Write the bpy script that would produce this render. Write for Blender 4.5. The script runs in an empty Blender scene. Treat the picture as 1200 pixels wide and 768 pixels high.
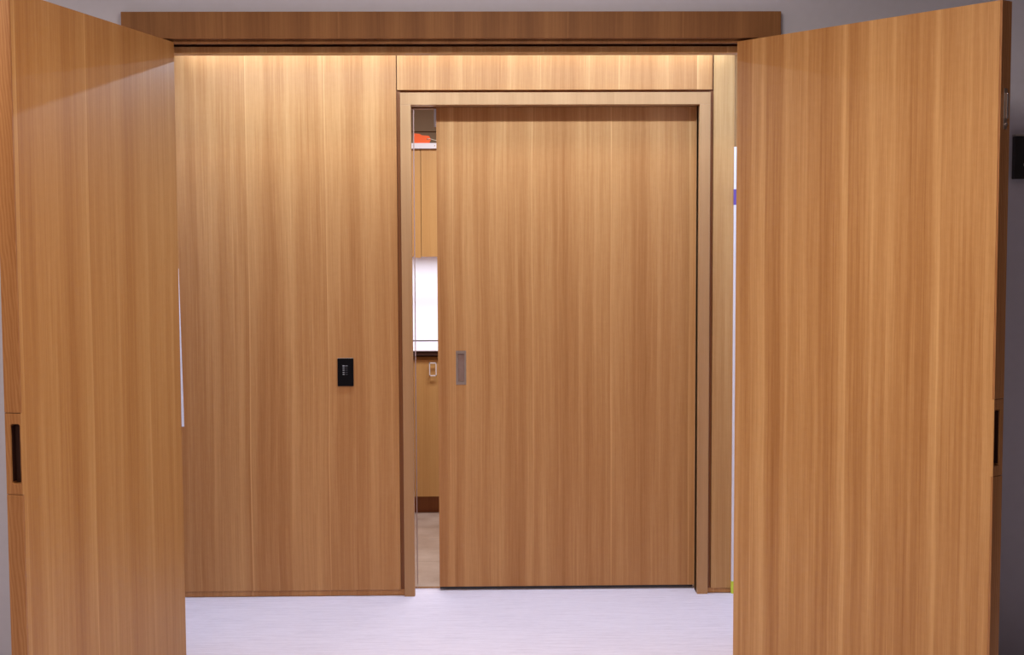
import bpy, bmesh, math, random
from mathutils import Vector, Matrix
random.seed(7)
S = bpy.context.scene
C = S.collection

# ------------------------------------------------------------------ camera
F_PX, PITCH, YAW, ROLL, DIST = 1562.67, -0.0668, -0.0184, -0.0039, 5.8977
cam = bpy.data.cameras.new('camera')
camo = bpy.data.objects.new('camera', cam); C.objects.link(camo)
cam.sensor_fit = 'HORIZONTAL'; cam.sensor_width = 36.0
cam.lens = 36.0 * F_PX / 1200.0
cam.clip_start = 0.05; cam.clip_end = 60
fw = Vector((-math.sin(YAW)*math.cos(PITCH), math.cos(YAW)*math.cos(PITCH), math.sin(PITCH)))
rt = Vector((math.cos(YAW), math.sin(YAW), 0)); up = rt.cross(fw)
r2 = rt*math.cos(ROLL) + up*math.sin(ROLL); u2 = up*math.cos(ROLL) - rt*math.sin(ROLL)
M = Matrix((( r2.x, u2.x, -fw.x, 0), (r2.y, u2.y, -fw.y, -DIST), (r2.z, u2.z, -fw.z, 1.6), (0, 0, 0, 1)))
camo.matrix_world = M
S.camera = camo

# ------------------------------------------------------------------ world, exposure
S.view_settings.view_transform = 'Standard'; S.view_settings.look = 'None'
S.view_settings.gamma = 1.0; S.view_settings.use_curve_mapping = False
S.view_settings.exposure = 0.09
w = bpy.data.worlds.new('world'); S.world = w; w.use_nodes = True
w.node_tree.nodes['Background'].inputs[0].default_value = (.9, .92, 1, 1)
w.node_tree.nodes['Background'].inputs[1].default_value = 0.02

def area(name, loc, size, power, col=(1, 1, 1), target=None, spread=None):
    l = bpy.data.lights.new(name, 'AREA'); l.shape = 'RECTANGLE'
    l.size, l.size_y = size; l.energy = power; l.color = col
    if spread: l.spread = spread
    o = bpy.data.objects.new(name, l); C.objects.link(o); o.location = loc
    d = Vector(target) - Vector(loc) if target else Vector((0, 0, -1))
    o.rotation_euler = d.to_track_quat('-Z', 'Y').to_euler()
    return o
ROOM = (1.0, .85, .70); COOL = (.76, 1.0, 1.30)
# room in front of the opening (ceiling lamps above the view, plus an added fill towards the rear)
area('front_room_ceiling_lamp', (.1, -2.75, 2.86), (.9, .6), 47, ROOM)
area('left_room_ceiling_lamp', (-2.3, -2.7, 2.86), (.9, .6), 30, ROOM)
area('rear_room_fill', (-1.9, -5.6, 2.86), (1.2, .6), 32, ROOM)  # added fill for ambient light, no known fixture here
# inside the vestibule: slim fixture in the middle and a grazing slot at the back wall
area('vestibule_lamp', (-.13, -.35, 2.415), (2.30, .03), 19, COOL)
area('cove_lamp', (-.13, -.050, 2.430), (2.40, .02), 3.4, COOL)
# pantry behind the sliding door
area('pantry_lamp', (-.1, .95, 2.52), (1.2, .4), 36, (1, .95, .93))
area('under_cabinet_lamp', (-.3, 2.2, 1.475), (1.4, .06), 4.6, (.92, .97, 1))

# ------------------------------------------------------------------ materials
def lin(r, g, b):
    f = lambda c: (c/255/12.92) if c/255 <= .04045 else ((c/255+.055)/1.055)**2.4
    return (f(r), f(g), f(b), 1)
class NT:
    def __init__(s, name):
        s.m = bpy.data.materials.new(name); s.m.use_nodes = True
        s.t = s.m.node_tree; s.n = s.t.nodes; s.b = s.n['Principled BSDF']
    def node(s, t, **kw):
        n = s.n.new(t)
        for k, v in kw.items(): setattr(n, k, v)
        return n
    def put(s, v, sock):
        if hasattr(v, 'links'): s.t.links.new(v, sock)
        else: sock.default_value = v
    def math(s, op, a, b=0.0, clamp=False):
        n = s.node('ShaderNodeMath', operation=op, use_clamp=clamp)
        s.put(a, n.inputs[0]); s.put(b, n.inputs[1]); return n.outputs[0]
    def comb(s, x, y, z):
        n = s.node('ShaderNodeCombineXYZ')
        for i, v in enumerate((x, y, z)): s.put(v, n.inputs[i])
        return n.outputs[0]
    def noise(s, vec, detail=2, rough=.5, scale=1.0):
        n = s.node('ShaderNodeTexNoise'); s.put(vec, n.inputs['Vector'])
        n.inputs['Scale'].default_value = scale; n.inputs['Detail'].default_value = detail
        n.inputs['Roughness'].default_value = rough; return n.outputs[0]
    def ramp(s, fac, pts):
        n = s.node('ShaderNodeValToRGB'); s.put(fac, n.inputs[0]); e = n.color_ramp.elements
        e[0].position, e[0].color = pts[0]; e[1].position, e[1].color = pts[-1]
        for p, c in pts[1:-1]:
            q = e.new(p); q.color = c
        return n.outputs[0]
def plain(name, col, rough=.5, metal=0.0, emit=None, var=.04, scale=8, spec=.5, coat=0):
    k = NT(name); tc = k.node('ShaderNodeTexCoord')
    nz = k.noise(tc.outputs['Object'], 3, .5, scale)
    a = tuple(c*(1-var) for c in col[:3])+(1,); b = tuple(min(1, c*(1+var)) for c in col[:3])+(1,)
    k.t.links.new(k.ramp(nz, [(.3, a), (.7, b)]), k.b.inputs['Base Color'])
    k.b.inputs['Roughness'].default_value = rough; k.b.inputs['Metallic'].default_value = metal
    k.b.inputs['Specular IOR Level'].default_value = spec
    k.b.inputs['Coat Weight'].default_value = coat
    if emit:
        k.b.inputs['Emission Color'].default_value = col; k.b.inputs['Emission Strength'].default_value = emit
    return k.m
def wood(name, off=0.0, W=.345, dark=(153, 95, 47), light=(209, 158, 102), contrast=1.0, seam=.5, rough=.42, cath=0.0, warp=.012, lines=((.0, .0030, .26), (.33, .0016, .12), (.37, .0014, .14), (.47, .0012, .1), (.8, .002, .12), (.985, .0012, -.12))):
    """slip-matched quartered veneer: the same leaf of width W repeats across the panel, grain runs up (z)"""
    k = NT(name); tc = k.node('ShaderNodeTexCoord'); sp = k.node('ShaderNodeSeparateXYZ')
    k.t.links.new(tc.outputs['Object'], sp.inputs[0])
    x, y, z = sp.outputs
    u0 = k.math('ADD', x, k.math('MULTIPLY', y, .9))
    wv = k.noise(k.comb(k.math('MULTIPLY', u0, .8), 3.1+off, k.math('MULTIPLY', z, .9)), 2)
    u0 = k.math('ADD', u0, k.math('MULTIPLY', k.math('SUBTRACT', wv, .5), warp*2))
    ua = k.math('ADD', u0, 20*W + off)
    leaf = k.math('FLOOR', k.math('DIVIDE', ua, W))
    u = k.math('SUBTRACT', ua, k.math('MULTIPLY', leaf, W))
    ld = k.math('MULTIPLY', leaf, .22)            # leaves differ slightly from each other
    def layer(fx, fz, seed, det=2, r=.5):
        return k.noise(k.comb(k.math('MULTIPLY', u, fx), k.math('ADD', ld, seed+off*3), k.math('MULTIPLY', z, fz)), det, r)
    broad = layer(11, .25, 1.0, 1)
    mid = layer(52, .9, 7.0, 3, .6)
    fine = layer(190, 2.2, 13.0, 3, .65)
    pore = layer(520, 9, 21.0, 3, .7)
    fleck = k.noise(k.comb(k.math('MULTIPLY', u, 30), 2.0, k.math('MULTIPLY', z, 55)), 2)
    if cath:
        cz = k.math('ADD', k.math('MULTIPLY', k.math('POWER', k.math('ABSOLUTE', k.math('SUBTRACT', u0, .01)), 1.2), 40), k.math('MULTIPLY', z, 3.2))
        cz = k.math('ADD', cz, k.math('MULTIPLY', k.noise(k.comb(k.math('MULTIPLY', u0, 20), 0.0, k.math('MULTIPLY', z, 4)), 3), 1.6))
        ca = k.math('MULTIPLY', k.math('SINE', k.math('MULTIPLY', cz, 14)), .11*cath)
    s = k.math('MULTIPLY', k.math('SUBTRACT', broad, .5), .9*contrast)
    s = k.math('ADD', s, k.math('MULTIPLY', k.math('SUBTRACT', mid, .5), .62*contrast))
    s = k.math('ADD', s, k.math('MULTIPLY', k.math('SUBTRACT', fine, .5), .38*contrast))
    s = k.math('ADD', s, k.math('MULTIPLY', k.math('SUBTRACT', pore, .5), .42*contrast))
    s = k.math('ADD', s, k.math('MULTIPLY', k.math('SUBTRACT', fleck, .5), .08*contrast))
    if cath: s = k.math('ADD', s, ca)
    # light sapwood hairlines beside each joint
    for pos, wd, am in lines:
        d = k.math('ABSOLUTE', k.math('SUBTRACT', u, pos*W + .004))
        l = k.math('SUBTRACT', 1.0, k.math('DIVIDE', d, wd), clamp=True)
        s = k.math('ADD', s, k.math('MULTIPLY', l, am*seam*2))
    s = k.math('ADD', s, .5)
    mid_c = tuple((a+b)/2 for a, b in zip(dark, light))
    col = k.ramp(s, [(.08, lin(*dark)), (.5, lin(*mid_c)), (.92, lin(*light))])
    k.t.links.new(col, k.b.inputs['Base Color'])
    k.b.inputs['Roughness'].default_value = rough
    k.b.inputs['Specular IOR Level'].default_value = .35
    bp = k.node('ShaderNodeBump'); bp.inputs['Strength'].default_value = .10; bp.inputs['Distance'].default_value = .002
    k.t.links.new(k.math('ADD', pore, fine), bp.inputs['Height']); k.t.links.new(bp.outputs[0], k.b.inputs['Normal'])
    return k.m
def carpet_mat():
    k = NT('pale_ribbed_carpet'); tc = k.node('ShaderNodeTexCoord'); sp = k.node('ShaderNodeSeparateXYZ')
    k.t.links.new(tc.outputs['Object'], sp.inputs[0]); x, y, z = sp.outputs
    a = k.noise(k.comb(k.math('MULTIPLY', x, 5), k.math('MULTIPLY', y, 75), 0.0), 3, .7)
    b = k.noise(k.comb(k.math('MULTIPLY', x, 28), k.math('MULTIPLY', y, 260), 4.0), 3, .6)
    c = k.noise(k.comb(x, y, 9.0), 2)
    rib = k.math('MULTIPLY', k.math('SINE', k.math('MULTIPLY', y, 420)), .07)
    s = k.math('ADD', k.math('MULTIPLY', a, .6), k.math('MULTIPLY', b, .4)); s = k.math('ADD', s, rib)
    s = k.math('ADD', s, k.math('MULTIPLY', k.math('SUBTRACT', c, .5), .2))
    k.t.links.new(k.ramp(s, [(.28, lin(212, 204, 220)), (.5, lin(232, 225, 240)), (.72, lin(242, 236, 250))]), k.b.inputs['Base Color'])
    k.b.inputs['Roughness'].default_value = .95; k.b.inputs['Specular IOR Level'].default_value = .1
    bp = k.node('ShaderNodeBump'); bp.inputs['Strength'].default_value = .35; bp.inputs['Distance'].default_value = .004
    k.t.links.new(s, bp.inputs['Height']); k.t.links.new(bp.outputs[0], k.b.inputs['Normal'])
    return k.m
def tile_mat():
    k = NT('stone_floor_tile'); tc = k.node('ShaderNodeTexCoord')
    a = k.noise(tc.outputs['Object'], 6, .6, 5.0)
    k.t.links.new(k.ramp(a, [(.3, lin(168, 148, 136)), (.7, lin(200, 184, 174))]), k.b.inputs['Base Color'])
    k.b.inputs['Roughness'].default_value = .35
    return k.m
m_panel = wood('oak_panel_veneer', .02, .345)
m_header = wood('oak_header_veneer', .11, .345)
m_strip = wood('oak_strip_veneer', .21, .345, light=(210, 168, 113), dark=(163, 110, 60))
m_casing = wood('oak_casing_lipping', .05, .6, dark=(157, 113, 72), light=(195, 151, 106), contrast=.6, seam=0)
m_slide = wood('oak_sliding_leaf_veneer', .075, .352)
m_left = wood('oak_left_leaf_veneer', .16, .40, dark=(149, 95, 44), light=(198, 154, 98), seam=.3)
m_right = wood('oak_right_leaf_veneer', .29, .365, dark=(151, 97, 47), light=(210, 164, 108), contrast=1.1, seam=.4, lines=((.02, .0016, -.28), (.14, .022, .26), (.17, .006, .16), (.46, .014, .2), (.62, .0014, -.24), (.86, .010, -.14)))
m_edge = wood('oak_edge_lipping', .33, .5, dark=(138, 86, 44), light=(195, 145, 95), contrast=.7, seam=0, cath=1.0)
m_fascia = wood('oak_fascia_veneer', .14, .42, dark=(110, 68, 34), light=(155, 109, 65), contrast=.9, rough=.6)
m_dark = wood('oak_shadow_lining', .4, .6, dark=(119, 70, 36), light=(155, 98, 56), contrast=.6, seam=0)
m_cab = wood('oak_cabinet_veneer', .1, .4, dark=(174, 125, 70), light=(214, 173, 116), contrast=.6, seam=0)
m_grey = plain('grey_lavender_wall_paint', lin(200, 202, 218), .85, var=.015, scale=30, spec=.2)
m_far = plain('mid_grey_wall_paint', lin(130, 124, 122), .9, var=.02)
m_white = plain('white_ceiling_paint', lin(225, 220, 215), .9, var=.01, spec=.2)
m_hall = plain('taupe_wall_paint', lin(160, 138, 116), .9, var=.02, spec=.2)
m_whitegloss = plain('white_glossy_panel', lin(232, 232, 244), .3, var=.01)
m_counter = plain('white_quartz', lin(228, 222, 238), .4, var=.03, scale=60)
m_black = plain('black_glass', lin(9, 8, 12), .3, var=.1, spec=.15)
m_blackpl = plain('black_plastic', lin(20, 18, 24), .45, var=.1)
m_steel = plain('satin_steel', lin(176, 160, 150), .38, metal=1, var=.06, scale=40)
m_bright = plain('bright_metal', lin(226, 220, 220), .18, metal=1, var=.02)
m_mirror = plain('polished_metal', lin(236, 228, 230), .06, metal=1, var=0)
m_mauve = plain('mauve_grey_paint', lin(188, 166, 172), .6, var=.01)
m_recess = plain('dark_brown_shade_and_band', lin(60, 26, 10), .7)  # painted shade for the door-edge slots; also the dark band under the counter
m_shade = plain('shaded_taupe_metal', lin(150, 124, 114), .55, metal=.6, var=.08, scale=60)  # metal tone darkened to paint shade into the flush pull cup
m_mark = plain('engraved_grey_mark', lin(170, 168, 172), .6)
m_dim = plain('engraved_dim_mark', lin(78, 76, 82), .6)
m_purple = plain('purple_tape', lin(110, 84, 170), .6)
m_green = plain('lime_tape', lin(206, 226, 70), .6)
m_orange = plain('orange_card', lin(246, 100, 34), .6, var=.03)
m_string = plain('pale_string', lin(222, 214, 196), .8)
m_lamp = plain('lamp_diffuser', (1, .95, .9, 1), .6, emit=3.0, var=0)
m_carpet = carpet_mat(); m_tile = tile_mat()
m_grout = plain('grey_grout', lin(140, 126, 118), .9)

# ------------------------------------------------------------------ mesh helpers
def box(bm, x0, x1, y0, y1, z0, z1, bev=0.0):
    g = bmesh.ops.create_cube(bm, size=1.0)
    vs = g['verts']
    for v in vs:
        v.co = Vector((x0 + (v.co.x+.5)*(x1-x0), y0 + (v.co.y+.5)*(y1-y0), z0 + (v.co.z+.5)*(z1-z0)))
    if bev:
        es = list({e for v in vs for e in v.link_edges})
        bmesh.ops.bevel(bm, geom=es, offset=bev, segments=2, affect='EDGES', profile=.6)
def cyl(bm, p0, p1, r, n=12):
    p0, p1 = Vector(p0), Vector(p1); d = p1-p0
    m = Matrix.Translation((p0+p1)/2) @ d.to_track_quat('Z', 'Y').to_matrix().to_4x4()
    bmesh.ops.create_cone(bm, cap_ends=True, segments=n, radius1=r, radius2=r, depth=d.length, matrix=m)
def tube(bm, pts, r, n=8):
    for a, b in zip(pts, pts[1:]): cyl(bm, a, b, r, n)
    for p in pts[1:-1]:
        bmesh.ops.create_icosphere(bm, subdivisions=1, radius=r, matrix=Matrix.Translation(p))
def link(name, bm, mat, parent=None, label=None, loc=None):
    bmesh.ops.recalc_face_normals(bm, faces=bm.faces)
    me = bpy.data.meshes.new(name); bm.to_mesh(me); bm.free(); me.materials.append(mat)
    o = bpy.data.objects.new(name, me); C.objects.link(o)
    if parent: o.parent = parent
    if loc: o.location = loc
    if label: o['label'] = label
    return o
def bx(name, mat, parent, *dims, bev=0.0, label=None):
    bm = bmesh.new(); box(bm, *dims, bev=bev); return link(name, bm, mat, parent, label)
def tag(o, label, cat=None, kind=None, group=None):
    o['label'] = label
    if cat: o['category'] = cat
    if kind: o['kind'] = kind
    if group: o['group'] = group
    return o
def empty(name, loc=(0, 0, 0), rz=0.0):
    o = bpy.data.objects.new(name, None); C.objects.link(o); o.location = loc; o.rotation_euler = (0, 0, rz)
    o.empty_display_size = .1
    return o
def slotted(bm, x0, x1, z0, z1, sx0, sx1, sz0, sz1, r, yf, yb, depth, seg=4):
    """block x0..x1, z0..z1 from face plane yf back to yb, with a rounded recess of the given depth cut in the face"""
    sgn = 1 if yb > yf else -1
    outer = [(x0, z0), (x1, z0), (x1, z1), (x0, z1)]
    inner = []
    for cx, cz, a0 in ((sx1-r, sz0+r, -90), (sx1-r, sz1-r, 0), (sx0+r, sz1-r, 90), (sx0+r, sz0+r, 180)):
        for i in range(seg+1):
            a = math.radians(a0 + 90*i/seg); inner.append((cx+r*math.cos(a), cz+r*math.sin(a)))
    ov = [bm.verts.new((a, yf, b)) for a, b in outer]; iv = [bm.verts.new((a, yf, b)) for a, b in inner]
    es = [bm.edges.new((l[i], l[(i+1) % len(l)])) for l in (ov, iv) for i in range(len(l))]
    bmesh.ops.triangle_fill(bm, use_beauty=True, edges=es)
    ib = [bm.verts.new((v.co.x, yf+sgn*depth, v.co.z)) for v in iv]
    for i in range(len(iv)):
        j = (i+1) % len(iv); bm.faces.new((iv[i], iv[j], ib[j], ib[i]))
    bm.faces.new(ib)
    ob = [bm.verts.new((v.co.x, yb, v.co.z)) for v in ov]
    for i in range(4):
        j = (i+1) % 4; bm.faces.new((ov[i], ov[j], ob[j], ob[i]))
    bm.faces.new(ob)

# ------------------------------------------------------------------ setting: floors
fl = bx('floor', m_carpet, None, -4, 4, -8, .108, -.05, 0.0)
tag(fl, 'pale lavender low-pile carpet with fine horizontal ribs in front of the sliding door', None, 'structure')
bm = bmesh.new(); box(bm, -1.6, 1.6, .108, 2.5, -.05, -.006)
fp = link('floor_pantry', bm, m_grout); tag(fp, 'taupe stone tiled floor seen through the door gap', None, 'structure')
for i in range(-3, 4):
    for j in range(5):
        x0 = -.12 + i*.45; y0 = .137 + j*.50
        bx('tile', m_tile, fp, x0+.002, min(1.6, x0+.448), y0+.002, min(2.5, y0+.498), -.006, .0, bev=.0008)
th = bx('trim_1', m_bright, None, -.331, .936, .1085, .1365, -.002, .006, bev=.001)
tag(th, 'bright metal threshold strip under the sliding door', None, 'structure')

# ------------------------------------------------------------------ setting: back wall with panelling
wb = empty('wall_back'); tag(wb, 'wood panelled rear wall of the vestibule around the sliding door', None, 'structure')
bm = bmesh.new()
box(bm, -1.45, -.331, .019, .06, 0, 2.6); box(bm, -1.45, -.331, .16, .20, 0, 2.6)
box(bm, -1.45, -.345, .06, .16, 0, 2.6)
box(bm, .936, 1.6, .019, .066, 0, 2.6); box(bm, .936, 1.6, .16, .20, 0, 2.6)
box(bm, -.331, .936, .019, .066, 2.20, 2.6); box(bm, -.331, .936, .16, .20, 2.184, 2.6)
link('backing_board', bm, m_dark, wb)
bx('wood_panel', m_panel, wb, -1.45, -.3945, 0, .0185, .028, 2.436, bev=.0012)
bx('wood_panel', m_header, wb, -.3905, .9935, 0, .0185, 2.2495, 2.436, bev=.0012)
bx('wood_panel', m_strip, wb, .9995, 1.0925, 0, .0185, .024, 2.436, bev=.0012)
bx('wood_panel', m_strip, wb, 1.0935, 1.118, .010, .0185, .0, 2.436)
bx('plinth', m_panel, wb, -1.45, -.3775, .008, .0185, .002, .0275)
bx('plinth', m_panel, wb, .985, 1.0925, .008, .0185, .002, .0235)
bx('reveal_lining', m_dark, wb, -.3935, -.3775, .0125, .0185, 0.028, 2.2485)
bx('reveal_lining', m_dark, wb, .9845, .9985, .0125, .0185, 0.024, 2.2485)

cs = empty('trim_2'); tag(cs, 'light wood casing framing the sliding door', None, 'structure')
bx('side_casing', m_casing, cs, -.377, -.331, -.012, .058, 0, 2.184, bev=.001)
bx('side_casing', m_casing, cs, .936, .984, -.012, .082, 0, 2.184, bev=.001)
bx('head_casing', m_casing, cs, -.377, .984, -.012, .082, 2.1842, 2.237, bev=.001)
bx('rear_casing', m_mauve, cs, -.377, -.3305, .150, .245, 0, 2.184, bev=.001, label='mauve grey painted rear jamb')
bx('strike_strip', m_mirror, cs, -.331, -.3300, .006, .1495, 0.0, 2.184, label='bright metal strip set in the left jamb')

# sliding pocket door (slides into the wall on the right)
d1 = empty('door_1', (0, 0, 0)); tag(d1, 'wood veneered sliding door standing slightly open in its casing', 'sliding door', 'structure')
bm = bmesh.new()
L, Rr, yf, yb, z0, z1 = -.2235, 1.075, .085, .128, .018, 2.183
slotted(bm, L, Rr, z0, z1, -.143, -.097, .942, 1.096, .001, yf, yb, .012)
link('leaf', bm, m_slide, d1)
bm = bmesh.new(); slotted(bm, -.1428, -.0972, .9422, 1.0958, -.1345, -.1055, .955, 1.083, .003, .0838, .0965, .0115)
pc = link('pull_cup', bm, m_steel, d1, 'satin steel flush pull with a recessed finger cup')
bx('cup_shade_floor', m_shade, pc, -.134, -.106, .0940, .0950, .9565, 1.0815, label='finger cup floor darkened to stand for its shade')  # added darker plate, shade of the cup as colour
bm = bmesh.new(); box(bm, -.2345, -.2245, .128, .140, 2.10, 2.18, bev=.001)
link('guide_block', bm, m_whitegloss, d1, 'small white block at the top left corner of the leaf')
bx('bottom_seal', m_blackpl, d1, -.222, .93, .095, .118, .0065, .018)

# ------------------------------------------------------------------ setting: side walls, ceilings, front wall
for nm, lb, dm in (('wall_left_vestibule', 'grey painted left side wall of the vestibule', (-1.53, -1.45, -.78, .2, 0, 2.6)),
                   ('wall_right_vestibule', 'grey painted right side wall of the vestibule', (1.118, 1.2, -.78, .0185, 0, 2.6))):
    tag(bx(nm, m_grey, None, *dm), lb, None, 'structure')
tag(bx('ceiling_vestibule', m_white, None, -1.45, 1.118, -.74, .0185, 2.437, 2.5), 'white ceiling of the vestibule behind the header', None, 'structure')
bm = bmesh.new()
box(bm, -4, -1.262, -.93, -.78, 0, 2.9); box(bm, 1.047, 4, -.93, -.78, 0, 2.9); box(bm, -1.262, 1.047, -.93, -.78, 2.332, 2.9)
tag(link('wall_front', bm, m_grey), 'grey lavender painted wall around the double door opening', None, 'structure')
hd = empty('trim_3'); tag(hd, 'wood header and frame of the double door opening', None, 'structure')
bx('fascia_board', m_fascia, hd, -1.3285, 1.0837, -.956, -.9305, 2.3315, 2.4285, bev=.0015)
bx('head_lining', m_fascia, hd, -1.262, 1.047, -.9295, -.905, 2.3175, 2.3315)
bx('head_stop', m_strip, hd, -1.2, .985, -.855, -.79, 2.292, 2.316, bev=.001)
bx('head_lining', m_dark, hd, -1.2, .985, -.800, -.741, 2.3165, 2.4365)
bx('side_jamb', m_edge, hd, -1.261, -1.201, -.9295, -.782, 0, 2.3170)
bx('side_jamb', m_edge, hd, .986, 1.046, -.9295, -.782, 0, 2.3170)
tag(bx('wall_left', m_far, None, -4.1, -4, -8, -.78, 0, 2.9), 'mid grey painted left wall of the front room', None, 'structure')
tag(bx('wall_right', m_far, None, 4, 4.1, -8, -.78, 0, 2.9), 'mid grey painted right wall of the front room', None, 'structure')
tag(bx('wall_rear', m_far, None, -4.1, 4.1, -8.1, -8, 0, 2.9), 'mid grey painted wall behind the viewpoint', None, 'structure')
tag(bx('ceiling', m_white, None, -4.1, 4.1, -8.1, -.78, 2.9, 3.0), 'white ceiling of the front room', None, 'structure')
# pantry shell
bm = bmesh.new(); box(bm, -1.6, 1.6, 2.43, 2.5, 0, 2.6); box(bm, -1.6, 1.6, 2.405, 2.43, 2.262, 2.6)
tag(link('wall_pantry_back', bm, m_hall), 'taupe wall and bulkhead above the wall cabinet', None, 'structure')
tag(bx('wall_pantry_left', m_hall, None, -1.66, -1.6, .0, 2.5, 0, 2.6), 'taupe left wall of the room behind the sliding door', None, 'structure')
tag(bx('wall_pantry_right', m_hall, None, 1.6, 1.66, .0, 2.5, 0, 2.6), 'taupe right wall of the room behind the sliding door', None, 'structure')
tag(bx('ceiling_pantry', m_white, None, -1.66, 1.66, .0185, 2.5, 2.6, 2.66), 'white ceiling of the room behind the sliding door', None, 'structure')

# ------------------------------------------------------------------ hinged leaves
TH, HT = .052, 2.3215
def hinged(name, hinge, near, side, mat, label, bolt, LW):
    """local frame: +x runs from the hinge to the free edge, face towards the opening at y=0, thickness away from it"""
    d = Vector((near[0]-hinge[0], near[1]-hinge[1], 0)).normalized()
    e = empty(name, (hinge[0], hinge[1], 0), math.atan2(d.y, d.x)); tag(e, label, 'door', 'structure')
    s = side                                         # sign of local y that points away from the opening
    y0, y1 = sorted((0.0, s*TH))
    bm = bmesh.new(); box(bm, 0, LW-.031, y0, y1, .008, HT)
    box(bm, LW-.031, LW-.008, y0, y1, .008, .8495); box(bm, LW-.031, LW-.008, y0, y1, 1.0925, HT)
    box(bm, LW-.031, LW-.0008, y0, y0+.0008, .8495, 1.0925); box(bm, LW-.031, LW-.0008, y1-.0008, y1, .8495, 1.0925)
    link('leaf', bm, mat, e)
    # free edge: lipping with an inlaid pull block; slotted() works in x,z so build it turned by 90 degrees
    def turn(bm):
        for v in bm.verts: v.co = Vector((LW - v.co.y, v.co.x, v.co.z))
    for za, zb in ((.008, .8485), (1.0935, HT)):
        bx('edge_lipping', m_edge, e, LW-.0078, LW, y0, y1, za, zb, bev=.0007)
    bm = bmesh.new(); c = s*TH*.37
    slotted(bm, y0+.001, y1-.001, .8505, 1.0915, c-.0155, c+.0155, .882, 1.060, .006, .0006, .030, .026)
    turn(bm); link('edge_pull', bm, m_edge, e, 'finger recess routed in the door edge')
    bm = bmesh.new(); box(bm, LW-.0262, LW-.0252, c-.0149, c+.0149, .8830, 1.0590); box(bm, LW-.0262, LW-.006, c-.0152, c-.0144, .888, 1.054)  # dark brown inner faces put the slot's shade into colour
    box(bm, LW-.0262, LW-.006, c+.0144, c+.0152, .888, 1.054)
    link('recess_shade', bm, m_recess, e, 'dark lining standing for the shade inside the finger recess'); bm = bmesh.new()
    if bolt:
        b = s*TH*.5
        bm2 = bmesh.new(); box(bm2, LW, LW+.0012, b-.0095, b+.0095, 1.93, 2.055, bev=.0004)
        pl = link('flush_bolt', bm2, m_steel, e, 'satin steel flush bolt in the door edge')
        bm2 = bmesh.new(); box(bm2, LW+.0012, LW+.009, b-.005, b+.005, 1.962, 2.04, bev=.001)
        cyl(bm2, (LW+.001, b, 1.945), (LW+.006, b, 1.945), .005, 12)
        link('bolt_lever', bm2, m_bright, pl)
    bm.free()
    return e
hinged('door_2', (-1.143, -.936), (-1.334, -1.800), -1, m_left, 'left hinged wood leaf of the double doors swung open towards the viewer', False, 1.068)
hinged('door_3', (.927, -.936), (1.583, -1.805), 1, m_right, 'right hinged wood leaf of the double doors swung open wide', True, 1.08)

# ------------------------------------------------------------------ small things
k = empty('wall_keypad', (-.6295, 0, .949)); tag(k, 'black glass lighting keypad on the left wood wall panel', 'keypad')
bx('back_plate', m_bright, k, -.0345, .0345, -.0035, 0, .001, .1255, bev=.0008, label='bright metal rim of the keypad')
bx('face_plate', m_black, k, -.0355, .0355, -.0085, -.0036, 0, .1225, bev=.0012)
for i, zz in enumerate((.0905, .0810, .0715, .0615, .0525)):
    h = .0032 if i == 0 else .0014
    bx('button_mark', m_mark, k, -.0125, -.0045, -.0090, -.0083, zz-h/2-.001, zz+h/2+.001)
    bx('caption_mark', m_dim if i else m_mark, k, -.0015, .0095, -.0088, -.0083, zz-.001, zz+.001, label='faint illegible caption line')

ws = empty('edge_strip', (1.0955, -.004, 0)); tag(ws, 'upright white strip with purple and lime tape beside the right wood panel', 'strip')
bx('strip_body', m_whitegloss, ws, -.0055, .0125, -.010, .003, .0, 1.998, bev=.001)
bx('tape', m_purple, ws, -.0062, .0132, -.0108, .0035, 1.744, 1.812, label='purple tape wrapped around the strip')
bx('tape', m_green, ws, -.0062, .0132, -.0108, .0035, .002, .058, label='lime green tape at the foot of the strip')

bm = bmesh.new(); box(bm, -.016, 0, -.006, 0, 0, .70, bev=.001)
wl = link('white_batten', bm, m_whitegloss); wl.location = (-1.3465, -.0005, .773); wl.rotation_euler = (0, math.radians(-.85), 0)
tag(wl, 'slim white batten leaning on the left wall panel beside the left door', 'batten')

def lampbar(name, x0, x1, y, z, wd, label):
    e = empty(name, ((x0+x1)/2, y, z)); tag(e, label, 'light fixture'); h = (x1-x0)/2
    bx('housing', m_steel, e, -h, h, -wd/2-.004, wd/2+.004, .004, 2.4368-z, label='metal housing')
    bx('diffuser', m_lamp, e, -h+.004, h-.004, -wd/2, wd/2, 0.0005, .004, label='glowing diffuser')
lampbar('linear_ceiling_light', -1.28, 1.02, -.40, 2.418, .05, 'slim linear ceiling light across the middle of the vestibule')
lampbar('cove_light', -1.33, 1.07, -.050, 2.4325, .02, 'slim cove light grazing the top of the wood panels')

dv = empty('wall_device', (2.03, -.93, 1.813)); tag(dv, 'black wall device with metal top rim on grey wall by the right door', 'device')
bx('body', m_blackpl, dv, -.072, .072, -.032, 0, 0, .158, bev=.003)
bx('top_rim', m_mark, dv, -.073, .073, -.033, 0, .1582, .164, bev=.001)
bm = bmesh.new(); cyl(bm, (-.032, -.0325, .052), (-.032, -.0365, .052), .009, 20); link('button', bm, m_mark, dv, 'round pale button')

bm = bmesh.new()
pts = [Vector((-2.9, -1.02, .006)), Vector((-2.5, -1.10, .006)), Vector((-2.15, -1.05, .006)), Vector((-1.95, -.99, .007)), Vector((-1.86, -.965, .018))]
sm = []
for i in range(len(pts)-1):
    for t in range(5): sm.append(pts[i].lerp(pts[i+1], t/5))
sm.append(pts[-1]); tube(bm, sm, .0055); box(bm, -1.90, -1.862, -.985, -.955, 0.0, .034, bev=.004)
tag(link('power_cord', bm, m_blackpl), 'black cord with plug on the carpet by the grey wall at far left', 'cord')

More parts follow.
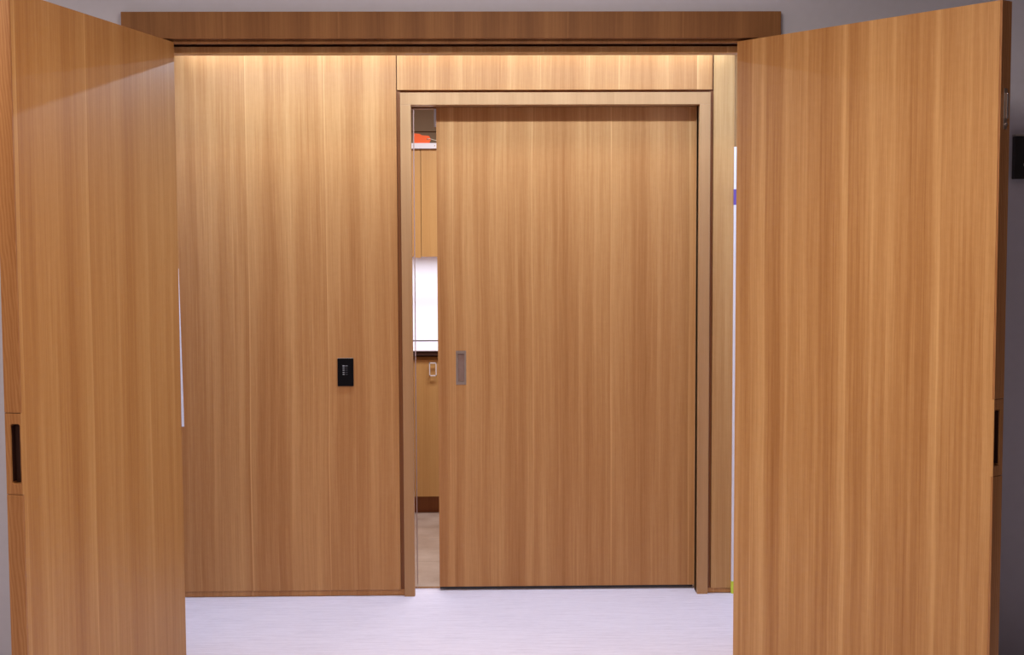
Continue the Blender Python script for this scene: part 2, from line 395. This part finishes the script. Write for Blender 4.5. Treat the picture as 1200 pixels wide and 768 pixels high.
# ------------------------------------------------------------------ pantry furniture
bc = empty('base_cabinet', (0, 1.78, 0)); tag(bc, 'wood base cabinet under the white counter', 'cabinet')
bx('carcass', m_cab, bc, -1.3, 1.3, .02, .62, .1, .918)
bx('toe_kick', m_dark, bc, -1.3, 1.3, .06, .08, 0, .1, label='recessed reddish toe kick')
for i in range(6):
    x0 = -1.3 + i*.433+.0; 
    dd = bx('door', m_cab, bc, x0+.0015, x0+.4315, 0, .0195, .103, .902, bev=.001)
    hx = x0 + .118
    bm = bmesh.new()
    a, b_, c_, d_ = hx-.021, hx+.021, .809, .888
    box(bm, a, a+.005, -.024, -.018, c_, d_); box(bm, a, b_, -.024, -.018, d_-.006, d_); box(bm, a, b_, -.024, -.018, c_, c_+.006)
    box(bm, b_-.005, b_, -.024, -.018, c_, d_)
    box(bm, a, a+.005, -.018, 0, d_-.006, d_); box(bm, a, a+.005, -.018, 0, c_, c_+.006)
    link('handle', bm, m_whitegloss, dd, 'square metal loop handle')
ct = bx('countertop', m_counter, None, -1.35, 1.35, 1.75, 2.414, .9535, .9595, bev=.0015)
bx('support_band', m_recess, ct, -1.35, 1.35, 1.757, 2.41, .9285, .9533, label='dark brown band under the white slab')
tag(ct, 'white stone countertop on the base cabinet', 'countertop')
bs = bx('backsplash', m_whitegloss, None, -1.35, 1.35, 2.415, 2.4295, .967, 1.492)
tag(bs, 'bright white backsplash panel above the countertop', 'backsplash')
uc = empty('wall_cabinet', (0, 2.05, 1.493)); tag(uc, 'light wood wall cabinet above the white backsplash', 'cabinet')
bx('carcass', m_cab, uc, -1.3, 1.3, .02, .379, .004, .637)
for i in range(6):
    x0 = -.3905 + (i-2)*.433 
    bx('door', m_cab, uc, max(-1.3, x0+.0015), x0+.4315, 0, .0195, .0 if i > 1 else -.006, .635, bev=.001)
rl = bx('top_rail', m_whitegloss, None, -.62, .3, 2.02, 2.06, 2.1305, 2.1625, bev=.001)
tag(rl, 'white rail lying along the top of the wall cabinet', 'rail')
bm = bmesh.new(); cyl(bm, (-.306, 2.0205, 2.147), (-.306, 2.0185, 2.147), .004, 12)
link('screw', bm, m_steel, rl, 'small grey screw head')
# orange tag, five-sided card with a hole, tied with pale string
og = empty('paper_tag', (-.37, 2.04, 2.163)); tag(og, 'orange paper tag with string resting on the white rail above the wall cabinet', 'tag')
bm = bmesh.new(); outl = [(-.085, 0), (.033, 0), (.042, .024), (.030, .043), (-.010, .046), (-.026, .055), (-.085, .060)]
hole = [(.022+.005*math.cos(a*math.pi/4), .024+.005*math.sin(a*math.pi/4)) for a in range(8)]
ov = [bm.verts.new((a, 0, b)) for a, b in outl]; hv = [bm.verts.new((a, 0, b)) for a, b in hole]
es = [bm.edges.new((l[i], l[(i+1) % len(l)])) for l in (ov, hv) for i in range(len(l))]
r = bmesh.ops.triangle_fill(bm, use_beauty=True, edges=es)
ex = bmesh.ops.extrude_face_region(bm, geom=list(bm.faces))
for v in [g for g in ex['geom'] if isinstance(g, bmesh.types.BMVert)]: v.co.y += .0015
link('card', bm, m_orange, og)
bm = bmesh.new(); bmesh.ops.create_circle(bm, radius=.007, segments=12, matrix=Matrix.Translation((.022, -.001, .024)) @ Matrix.Rotation(math.pi/2, 4, 'X'), cap_ends=False)
bm.free()
bm = bmesh.new(); tube(bm, [Vector((.022, -.002, .024)), Vector((.034, -.004, .026)), Vector((.055, -.004, .020)), Vector((.082, -.002, .013)), Vector((.12, -.002, .004))], .0018, 6)
link('string', bm, m_string, og, 'pale string tied through the hole')
